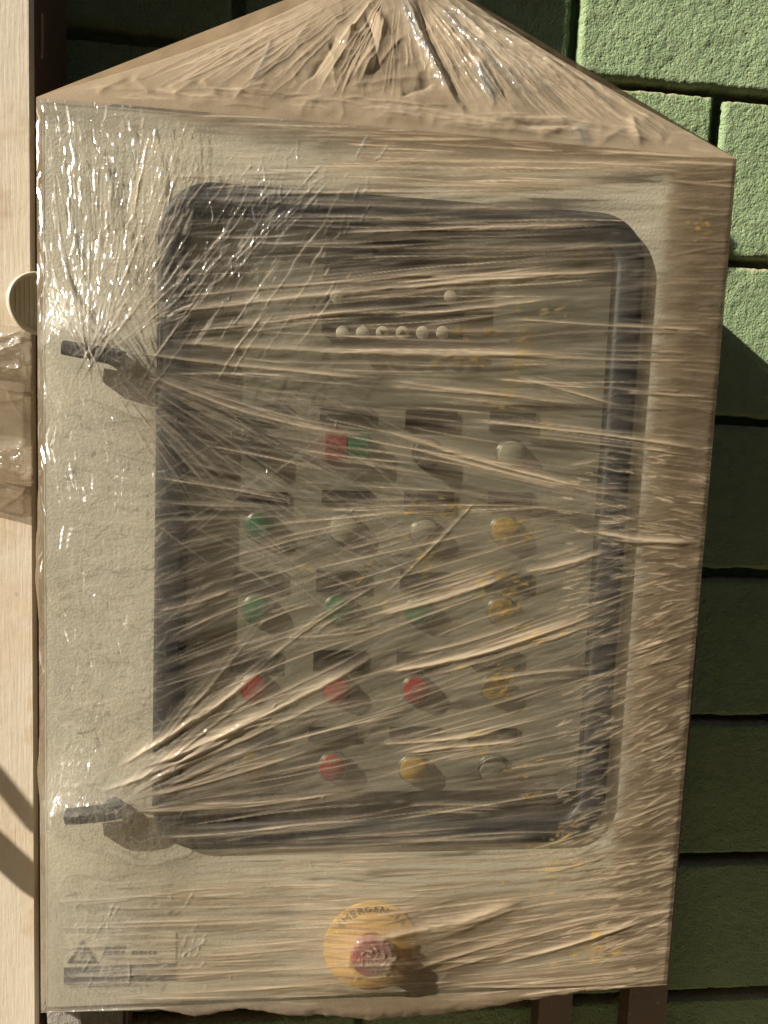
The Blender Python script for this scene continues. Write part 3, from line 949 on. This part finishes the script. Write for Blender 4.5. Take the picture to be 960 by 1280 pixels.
for i in range(130):                               # rays fanning down-right from the upper latch
    a_ = math.radians(random.uniform(8, 62)); r0 = random.uniform(30, 120); r1 = r0 + random.uniform(60, 240)
    st(120 + r0 * math.cos(a_), 445 + r0 * math.sin(a_), 120 + r1 * math.cos(a_), 445 + r1 * math.sin(a_), random.uniform(.9, 2.2), random.uniform(.06, .25), random.uniform(-5, 5), random.uniform(.03, .28), .6, (.25, .5), .5, crk=.2, seed=i)
for i in range(110):                               # rays from the lower latch
    a_ = math.radians(-random.uniform(2, 52)); r0 = random.uniform(25, 120); r1 = r0 + random.uniform(80, 330)
    w = random.uniform(1.2, 3.8)
    st(115 + r0 * math.cos(a_), 1022 + r0 * math.sin(a_), 115 + r1 * math.cos(a_), 1022 + r1 * math.sin(a_), w, w * random.uniform(.06, .16), random.uniform(-6, 6), random.uniform(.02, .3), .5, (.2, .4), .15, pw=1.2, seed=i)
for i in range(520):                               # crumpled clean film, upper left, falling towards the latch
    if random.random() < .78:
        x = random.uniform(58, 250); y = random.uniform(140, 400)
        tx, ty = 112 + (x - 112) * .35, 425
    else:
        x = random.uniform(170, 440); y = random.uniform(180, 400); tx, ty = x - 90, y + 130
    dx, dy = tx - x, ty - y; n_ = math.hypot(dx, dy) + 1e-6
    L_ = random.choice((14, 25, 60, 120)) * random.uniform(.6, 1.3)
    w = random.uniform(.7, 1.3)
    st(x, y, x + dx / n_ * L_, y + dy / n_ * L_, w, w * random.uniform(.12, .5), random.uniform(-.05, .05) * L_, random.uniform(.15, .95), .7, (.25, .3), 1.2, pw=1.2, crk=.6, seed=i)
for i in range(1700):                               # fine crumple of the left strip
    x = random.uniform(56, 195); y = random.uniform(440, 1245)
    a_ = math.radians(random.gauss(-35, 38)); L_ = random.uniform(8, 34)
    w = random.uniform(.6, 1.1)
    st(x, y, x + L_ * math.cos(a_), y + L_ * math.sin(a_), w, w * random.uniform(.03, .10), random.uniform(-4, 4), random.uniform(.08, .5), .7, (.3, .3), .5, crk=.6, seed=i)
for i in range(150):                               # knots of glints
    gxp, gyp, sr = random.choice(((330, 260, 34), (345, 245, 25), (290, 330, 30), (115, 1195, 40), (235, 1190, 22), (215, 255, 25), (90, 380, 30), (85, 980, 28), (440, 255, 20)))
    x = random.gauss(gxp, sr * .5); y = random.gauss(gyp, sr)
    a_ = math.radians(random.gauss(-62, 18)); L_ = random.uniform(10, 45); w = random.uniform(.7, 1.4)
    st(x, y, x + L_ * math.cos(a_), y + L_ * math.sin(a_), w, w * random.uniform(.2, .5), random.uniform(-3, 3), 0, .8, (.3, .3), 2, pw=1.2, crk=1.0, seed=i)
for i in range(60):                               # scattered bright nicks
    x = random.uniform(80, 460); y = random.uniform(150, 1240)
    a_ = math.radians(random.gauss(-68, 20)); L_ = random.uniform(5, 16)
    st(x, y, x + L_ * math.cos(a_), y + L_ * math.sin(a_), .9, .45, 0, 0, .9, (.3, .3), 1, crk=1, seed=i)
for k in range(46):                                # crumple over the knob
    a_ = random.uniform(0, 6.28); r_ = random.uniform(2, 24)
    x, y = 466 + r_ * math.cos(a_), 1196 + r_ * .9 * math.sin(a_)
    st(x, y, x + 10 * math.sin(a_) + random.uniform(-6, 6), y - 10 * math.cos(a_), random.uniform(.9, 1.8), random.uniform(.2, .6), random.uniform(-3, 3), random.uniform(.1, .6) * (1 if r_ < 13 else .4), .7, (.3, .3), 1.5, seed=k)
st(668, 392, 626, 520, 8, .1, 0, 0, 1, (.2, .3), 2, yel=.30)  # golden reflection in the glass, painted as a yellow streak on the film
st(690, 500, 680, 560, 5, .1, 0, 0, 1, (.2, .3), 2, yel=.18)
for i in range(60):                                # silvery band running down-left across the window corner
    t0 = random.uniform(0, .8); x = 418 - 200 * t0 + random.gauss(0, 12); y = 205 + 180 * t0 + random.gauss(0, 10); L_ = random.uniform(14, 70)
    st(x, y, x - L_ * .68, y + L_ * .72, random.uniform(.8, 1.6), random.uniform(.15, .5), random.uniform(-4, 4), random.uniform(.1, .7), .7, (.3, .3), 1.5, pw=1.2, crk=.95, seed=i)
for i in range(420):                               # fine taut lines of the lower band and of the band above the window
    if i < 300: x = random.uniform(50, 780); y = random.uniform(1075, 1255); s_ = -.05 - .12 * max(0, (x - 350) / 450) + random.gauss(0, .03)
    else: x = random.uniform(200, 850); y = random.uniform(140, 235); s_ = random.gauss(.03, .03)
    L_ = random.uniform(60, 260); w = random.uniform(.8, 2.0)
    st(x, y, x + L_, y + L_ * s_, w, w * random.uniform(.04, .16), random.uniform(-.03, .03) * L_, random.uniform(.15, .8), .5, (.3, .4), .1, pw=1.2, seed=i)
for i in range(140):                               # long, fine, taut pleats right across the window
    x = random.uniform(180, 640); y = random.uniform(205, 1050)
    L_ = random.uniform(110, 340); s_ = slope(x + L_ / 2, y) + random.gauss(0, .03); w = random.uniform(.8, 1.7)
    st(x, y - L_ * s_ * .4, x + L_, y + L_ * s_ * .6, w, w * random.uniform(.10, .24), random.uniform(-.03, .03) * L_, random.uniform(.35, .95), .45, (.2, .35), .12, pw=1.2, seed=i)
# yellow flecks
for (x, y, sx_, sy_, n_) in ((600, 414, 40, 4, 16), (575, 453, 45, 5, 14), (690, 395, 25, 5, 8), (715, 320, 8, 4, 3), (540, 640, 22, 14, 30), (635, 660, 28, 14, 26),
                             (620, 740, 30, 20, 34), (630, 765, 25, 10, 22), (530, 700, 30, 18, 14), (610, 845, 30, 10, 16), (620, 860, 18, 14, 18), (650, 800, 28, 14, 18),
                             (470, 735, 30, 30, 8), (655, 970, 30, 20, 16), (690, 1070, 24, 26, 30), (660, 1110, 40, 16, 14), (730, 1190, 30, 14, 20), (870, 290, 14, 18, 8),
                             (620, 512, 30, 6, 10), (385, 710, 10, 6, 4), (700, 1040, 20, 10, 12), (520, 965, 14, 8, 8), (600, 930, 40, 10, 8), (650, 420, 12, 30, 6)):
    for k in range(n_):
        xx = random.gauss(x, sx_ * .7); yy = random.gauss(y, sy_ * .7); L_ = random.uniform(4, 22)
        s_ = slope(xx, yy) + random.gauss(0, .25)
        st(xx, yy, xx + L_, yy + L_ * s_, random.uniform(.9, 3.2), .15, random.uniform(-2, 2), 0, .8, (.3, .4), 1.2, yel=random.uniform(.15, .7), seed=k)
amb = 0.0011 * fbm(PXg / 60., PYg / 14., 21, 4) + 0.0002 * fbm(PXg / 7., PYg / 4., 31, 3)
fs_.h += amb
fs_.h *= sstep(0, .006, edge) * .94 + .06 * (edge > 0)
mg = sstep(815, 850, XS)
fs_.d = np.where(mg > .5, np.minimum(fs_.d, 1.0), fs_.d)
ed_ = g2(463, 1150, 66, 46)
fs_.d *= 1 - .30 * ed_
hemmask = np.zeros((NZ + HEM, NX)); hemmask[NZ:] = 1
fs_.h = np.where(hemmask > 0, 0.0022 * fbm(PXg / 22., PYg / 6., 8, 3), fs_.h)
fs_.d = np.where(hemmask > 0, .75, fs_.d)
fs_.h = np.maximum(fs_.h, -0.0012)
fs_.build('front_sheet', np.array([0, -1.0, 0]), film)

# ---- gathered tent above the cabinet
APEX = np.array([ray(498, -48, 0.10).x, 0.10, ray(498, -48, 0.10).z])
TR, TCn = 230, 560
tA = np.array([XL, -.0022, zt + .001]); tB = np.array([XR, -.0022, zt + .001])
tt = np.linspace(0, 1, TR); ss = np.linspace(0, 1, TCn)
# outline of each side taken from the silhouette (fraction of the height -> sideways bulge in metres)
Pt = np.zeros((TR, TCn, 3))
for i, t in enumerate(tt):
    k = t ** 0.92
    ql = tA + (APEX + np.array([-.012, 0, 0]) - tA) * k; qr = tB + (APEX + np.array([.012, 0, 0]) - tB) * k
    ql[0] -= .0; ql[2] -= .012 * math.sin(math.pi * t); qr[2] -= .006 * math.sin(math.pi * t)
    row = ql + (qr - ql) * ss[:, None]
    row[:, 1] -= 0.016 * math.sin(math.pi * min(1, t)) * np.sin(np.pi * ss) ** .8      # belly of the bag
    Pt[i] = row
tent = Sheet(Pt)
tent.win = lambda x0, x1, y0, y1: (slice(0, TR), slice(0, TCn))
tn = np.cross(tB - tA, APEX - (tA + tB) / 2); tn = tn / np.linalg.norm(tn)
if tn[1] > 0: tn = -tn
tent.d = .86 + .25 * fbm(tent.px / 40., tent.py / 30., 13, 4)
ts = tent.stroke
for i, (a, b, c_, d, w, amp, bow, du, crk) in enumerate((
        (505, -10, 585, 150, 9, 12, -10, 0, .0), (520, -10, 600, 150, 16, -9, -12, 0, 0), (500, -10, 572, 130, 4, 3, -8, -.75, .8),
        (545, -10, 720, 140, 5, 6, -6, -.35, .3), (560, -5, 740, 125, 4, 5, -5, -.2, .2), (535, -5, 690, 145, 6, 6, -5, -.4, .4), (575, -5, 800, 160, 5, 5, -6, -.1, 0), (530, 0, 640, 140, 6, 5, -5, 0, 0),
        (475, 12, 435, 105, 12, 11, 12, 0, 0), (455, 20, 465, 105, 9, -8, 8, 0, 0), (480, 25, 445, 110, 6, 7, 8, 0, 0), (440, 30, 395, 110, 14, 8, 10, 0, 0), (465, 0, 420, 60, 8, 7, 5, 0, 0),
        (420, 45, 380, 105, 8, -6, 6, 0, 0), (430, 112, 545, 100, 8, 3, 4, 0, 0), (500, 122, 545, 103, 6, -5, 0, 0, 0), (470, 90, 510, 45, 5, 3, 3, 0, 0), (590, 75, 620, 135, 7, 6, 0, -.5, .8), (605, 70, 640, 140, 7, -4, 0, 0, 0),
        (395, 20, 300, 110, 6, 2.5, 6, 0, 0), (440, 0, 230, 85, 14, 3, 6, 0, 0), (340, 50, 310, 110, 5, 2.5, 3, -.2, .3), (410, 60, 420, 120, 4, 2, 2, 0, 0),
        (120, 120, 166, 96, 7, 3, 3, 0, 0), (164, 94, 196, 122, 6, 3, 0, 0, 0), (215, 122, 250, 100, 9, 3, 3, 0, 0), (252, 98, 275, 124, 8, 3, 0, 0, 0), (290, 126, 340, 105, 7, 3, 4, 0, 0),
        (670, 178, 722, 158, 10, 4, 4, 0, 0), (716, 156, 738, 190, 9, 4, 0, -.4, .5), (745, 188, 786, 160, 9, 4, 3, 0, 0), (788, 142, 802, 190, 8, 6, 0, 0, 0), (796, 146, 834, 188, 9, 4, 2, 0, 0), (830, 178, 862, 194, 7, 3, 0, 0, 0),
        (600, 150, 800, 165, 6, 3, 2, 0, 0), (640, 158, 760, 160, 4, -3, 0, 0, 0), (560, 160, 700, 172, 5, 3, 2, 0, 0))):
    ts(a, b, c_, d, w * 1.15, amp * .5, bow, du, .5, (.2, .35), 1.5, crk=crk, pw=1.15, seed=i)
for i in range(330):                               # fine pleats drawn together at the neck, and folds along the top edge
    if i < 60:
        x = random.uniform(90, 860); yb = np.interp(x, [52, 480, 915], [122, 150, 198])
        y = yb - random.uniform(3, 24); L_ = random.uniform(25, 120); s_ = random.gauss(.085, .05)
        ts(x, y, x + L_, y + L_ * s_, random.uniform(1.2, 3), random.uniform(.2, .8), random.uniform(-3, 3), random.uniform(-.1, .3), .5, (.3, .3), 1.0, pw=1.2, seed=i)
    else:
        x = random.uniform(120, 880) if i < 180 else random.uniform(600, 890)
        yb = np.interp(x, [52, 480, 915], [120, 145, 194])
        f0, f1 = random.uniform(.1, .6), random.uniform(.65, 1)
        ts(500 + (x - 500) * f0, -40 + (yb + 40) * f0, 500 + (x - 500) * f1, -40 + (yb + 40) * f1, random.uniform(1.0, 2.6), random.uniform(.15, .8), random.uniform(-5, 5), random.uniform(-.2, .3), .5, (.3, .3), 1.2, pw=1.2, seed=i)
tent.l = np.clip(tent.l * .6 + .38, 0, 1)
rdg = lambda n_: (1 - np.abs(2 * n_ - 1)) ** 1.6
crm = rdg(vnoise(tent.px / 46. + .6 * vnoise(tent.px / 20., tent.py / 20., 71), tent.py / 34., 72)) * .0034 + rdg(vnoise(tent.px / 19., tent.py / 15., 73)) * .0013 + rdg(vnoise(tent.px / 9., tent.py / 8., 75)) * .0005
tent.h += crm * (.10 + .35 * np.exp(-((tent.px - 470) / 190) ** 2))
tent.h += .0014 * fbm(tent.px / 45., tent.py / 35., 41, 3) + .0003 * fbm(tent.px / 8., tent.py / 7., 44, 3)
tent.h *= (sstep(0, .05, tt)[:, None] * .85 + .15 * (tt[:, None] > .001)) * (sstep(0, .03, ss) * sstep(0, .03, 1 - ss) * .7 + .3)[None, :]
tent.build('gathered_top', tn, film, flip=True)


def plain_sheet(name, corners, nr, nc, bulge, normal, seed, dust, flip=False):
    a, b, c_, d = (np.array(q, float) for q in corners)     # a-b top row, d-c bottom row
    s_, t_ = np.meshgrid(np.linspace(0, 1, nc), np.linspace(0, 1, nr))
    P = (a * (1 - s_[..., None]) + b * s_[..., None]) * (1 - t_[..., None]) + (d * (1 - s_[..., None]) + c_ * s_[..., None]) * t_[..., None]
    sh = Sheet(P)
    e = np.minimum(np.minimum(s_, 1 - s_), np.minimum(t_, 1 - t_))
    sh.h = (bulge * (0.25 + 1.5 * np.clip(fbm(s_ * 2 + seed, t_ * 11, seed, 3) + .25, 0, 1)) + .003 * fbm(s_ * 9, t_ * 50, seed + 2, 3)) * sstep(0, .09, e)
    sh.d = np.full(s_.shape, dust)
    return sh.build(name, np.array(normal, float), film, flip=flip)


ap2 = APEX + np.array([0, .02, 0])
apl, apr = APEX + np.array([-.012, 0, 0]), APEX + np.array([.012, 0, 0])
plain_sheet('side_sheet', (tA, (XL, .222, zt + .001), (XL, .222, zb - .003), (XL, -.0022, zb - .001)), 260, 60, .010, (-1, 0, 0), 3, .75)
plain_sheet('side_sheet', (tB, (XR, .222, zt + .001), (XR, .222, zb - .003), (XR, -.0022, zb - .001)), 200, 50, .0025, (1, 0, 0), 6, .75)
plain_sheet('top_side_pleat', (apl, ap2, (XL, .2215, zt + .001), tA), 80, 60, .002, (-.5, 0, .8), 9, .9)
plain_sheet('top_side_pleat', (apr, ap2, (XR, .2215, zt + .001), tB), 80, 60, .002, (.5, 0, .8), 12, .9)
plain_sheet('top_back_pleat', (ap2, ap2 + np.array([.004, 0, 0]), (XR, .2215, zt + .001), (XL, .2215, zt + .001)), 80, 80, .002, (0, .6, .8), 15, .9)
# twisted neck of the bag, rising out of the picture
nk = []
for i in range(26):
    t = i / 25
    r = .016 - .006 * math.sin(math.pi * min(1, t * 1.6)) + .016 * max(0, t - .6)
    nk.append([(APEX[0] + (r + .003 * math.sin(7 * a + 9 * t)) * math.cos(a + 3 * t), APEX[1] + .006 + (r + .003 * math.sin(7 * a + 9 * t)) * math.sin(a + 3 * t), APEX[2] - .012 + .13 * t)
               for a in (2 * math.pi * k / 48 for k in range(48))])
bm = bmesh.new(); ring_loft(bm, nk, close=False)
o = bm_obj('twisted_neck', bm, MAT_FILM, film, True)
at = o.data.attributes.new('film', 'FLOAT_COLOR', 'POINT')
at.data.foreach_set('color', [.9, 0, .2, .3] * len(o.data.vertices))

# ------------------------------------------------------------------ wrap round the column and the pale cap
WYf = 0.046
def wrap():
    zt_ = ray(20, 408, WYf).z; zb_ = ray(20, 648, WYf).z
    nr, nc = 330, 300
    x0, x1 = CX - 0.40, CX + 0.001
    s_, t_ = np.meshgrid(np.linspace(0, 1, nc), np.linspace(0, 1, nr))
    X = x0 + (x1 - x0) * s_
    # scalloped lower edge, slightly ragged upper edge
    low = .012 * np.abs(np.sin((X - CX) * 24 + .2)) + .004 * fbm(X * 40, X * 0, 4, 3)
    upz = .006 * fbm(X * 30, X * 0 + 3, 9, 3)
    Z = (zt_ + upz) * (1 - t_) + (zb_ + low * 1.0) * t_
    P = np.stack([X, np.full(X.shape, WYf), Z], -1)
    sh = Sheet(P)
    prof = np.interp(t_, [0, .04, .12, .22, .27, .40, .58, .64, .70, .76, .80, .90, .98, 1], [.001, .005, .008, .007, .002, .0035, .003, .008, .011, .007, .001, .004, .003, .0005])
    sh.h = 1.15 * prof * (1 + .6 * fbm(X * 30, t_ * 9, 2, 3))
    sh.h += .005 * fbm(X * 60 + t_ * 25, t_ * 22 - X * 40, 17, 4) * (np.exp(-((t_ - .12) / .10) ** 2) + .9 * np.exp(-((t_ - .68) / .07) ** 2))
    sh.h += .0012 * fbm(X * 60, t_ * 20, 23, 3)
    sh.h *= sstep(0, .02, 1 - s_) * .9 + .1
    sh.d = .55 + .2 * fbm(X * 40, t_ * 12, 6, 3) - .35 * np.exp(-((t_ - .69) / .05) ** 2)
    sh.c = .5 * np.exp(-((t_ - .12) / .10) ** 2) + .9 * np.exp(-((t_ - .69) / .05) ** 2)
    for k, (a, b, c_, d, w, amp, du, ck) in enumerate((
            (-30, 458, 50, 424, 6, 3.2, .3, .3), (-20, 436, 34, 411, 4, 2.4, .2, .5), (-30, 470, 52, 452, 4, 2.2, .3, .2), (18, 418, 52, 444, 4, 2.2, .2, .6), (-10, 425, 20, 440, 3, 1.5, .2, .7),
            (30, 410, 50, 432, 3, 1.6, .2, .6), (-40, 577, 48, 556, 7, 5.5, -.2, .6), (-40, 586, 46, 590, 4, 3, -.2, .5), (14, 560, 46, 586, 3, 2.6, -.3, 1), (22, 580, 46, 563, 3, 2.2, -.3, 1),
            (-10, 570, 20, 584, 3, 2, -.3, 1), (-40, 594, 48, 604, 5, -3, 0, 0), (5, 478, 48, 540, 5, 1.0, .1, 0), (-20, 505, 40, 495, 6, .8, .1, 0), (10, 610, 48, 630, 5, .7, .15, 0), (0, 635, 35, 606, 4, .7, .15, 0))):
        sh.stroke(a, b, c_, d, w, amp, random.uniform(-4, 4), du, .5, (.2, .2), 2.0, crk=ck, pw=1.2, seed=k)
    return sh, np.array([0, -1.0, 0])


sh, nn = wrap()
o = sh.build('column_film_wrap', nn, None, flip=False)
tag(o, 'crumpled dusty plastic film wrapped as a band around the plywood column', 'plastic film')

pc = ray(49, 379, 0.036)
bm = bmesh.new()
lathe(bm, [(0, .004), (.0262, .004), (.0275, .002), (.0275, -.002), (.0262, -.0035), (.0240, -.0028), (.0238, -.0006), (0, -.0004)], (0, 0, 0), 56)
for k in range(-5, 6):
    hw = math.sqrt(max(0, .0232 ** 2 - (k * .004) ** 2))
    box(bm, k * .004 - .0006, k * .004 + .0006, -.0010, -.0003, -hw, hw)
cap = bm_obj('plastic_cap', bm, MAT_WALLBOX)
cap.location = pc + Vector((-0.001, 0.004, 0))
cap.rotation_euler = (0, 0, math.radians(38))
tag(cap, 'round pale cream plastic cap with ribbed face between column and cabinet', 'cap')

# ------------------------------------------------------------------ unseen pipe frame added so its braces cast shadow stripes on the column
pf = thing('shadow_pipe_frame', (-0.95, -0.12, 0), 'unseen pipe frame added so its two diagonal braces shade the plywood column', 'pipe frame')
tag(pf, kind='structure')


def tube(p0, p1, r, name, parent, mat, n=14):
    p0, p1 = Vector(p0), Vector(p1)
    d = (p1 - p0).normalized(); a = d.orthogonal().normalized(); b = d.cross(a)
    bm = bmesh.new()
    A_, B_ = ([bm.verts.new(q + (a * math.cos(2 * math.pi * k / n) + b * math.sin(2 * math.pi * k / n)) * r) for k in range(n)] for q in (p0, p1))
    for k in range(n): bm.faces.new((A_[k], A_[(k + 1) % n], B_[(k + 1) % n], B_[k]))
    bm.faces.new(A_[::-1]); bm.faces.new(B_)
    return bm_obj(name, bm, mat, parent, False)


for (a, b, r) in (((-6, 968), (52, 1040), .0065), ((-6, 1058), (52, 1112), .0125)):
    A = ray(*a, .05); B = ray(*b, .05)
    e = B - A
    back = SUN * -0.42
    tube(A + back - e * 3.4, B + back, r, 'shadow_brace', pf, MAT_BROWN)
    top = A + back - e * 3.4
tube((top.x - .02, top.y, 0), (top.x - .02, top.y, 2.0), .017, 'added_pole', pf, MAT_BROWN)
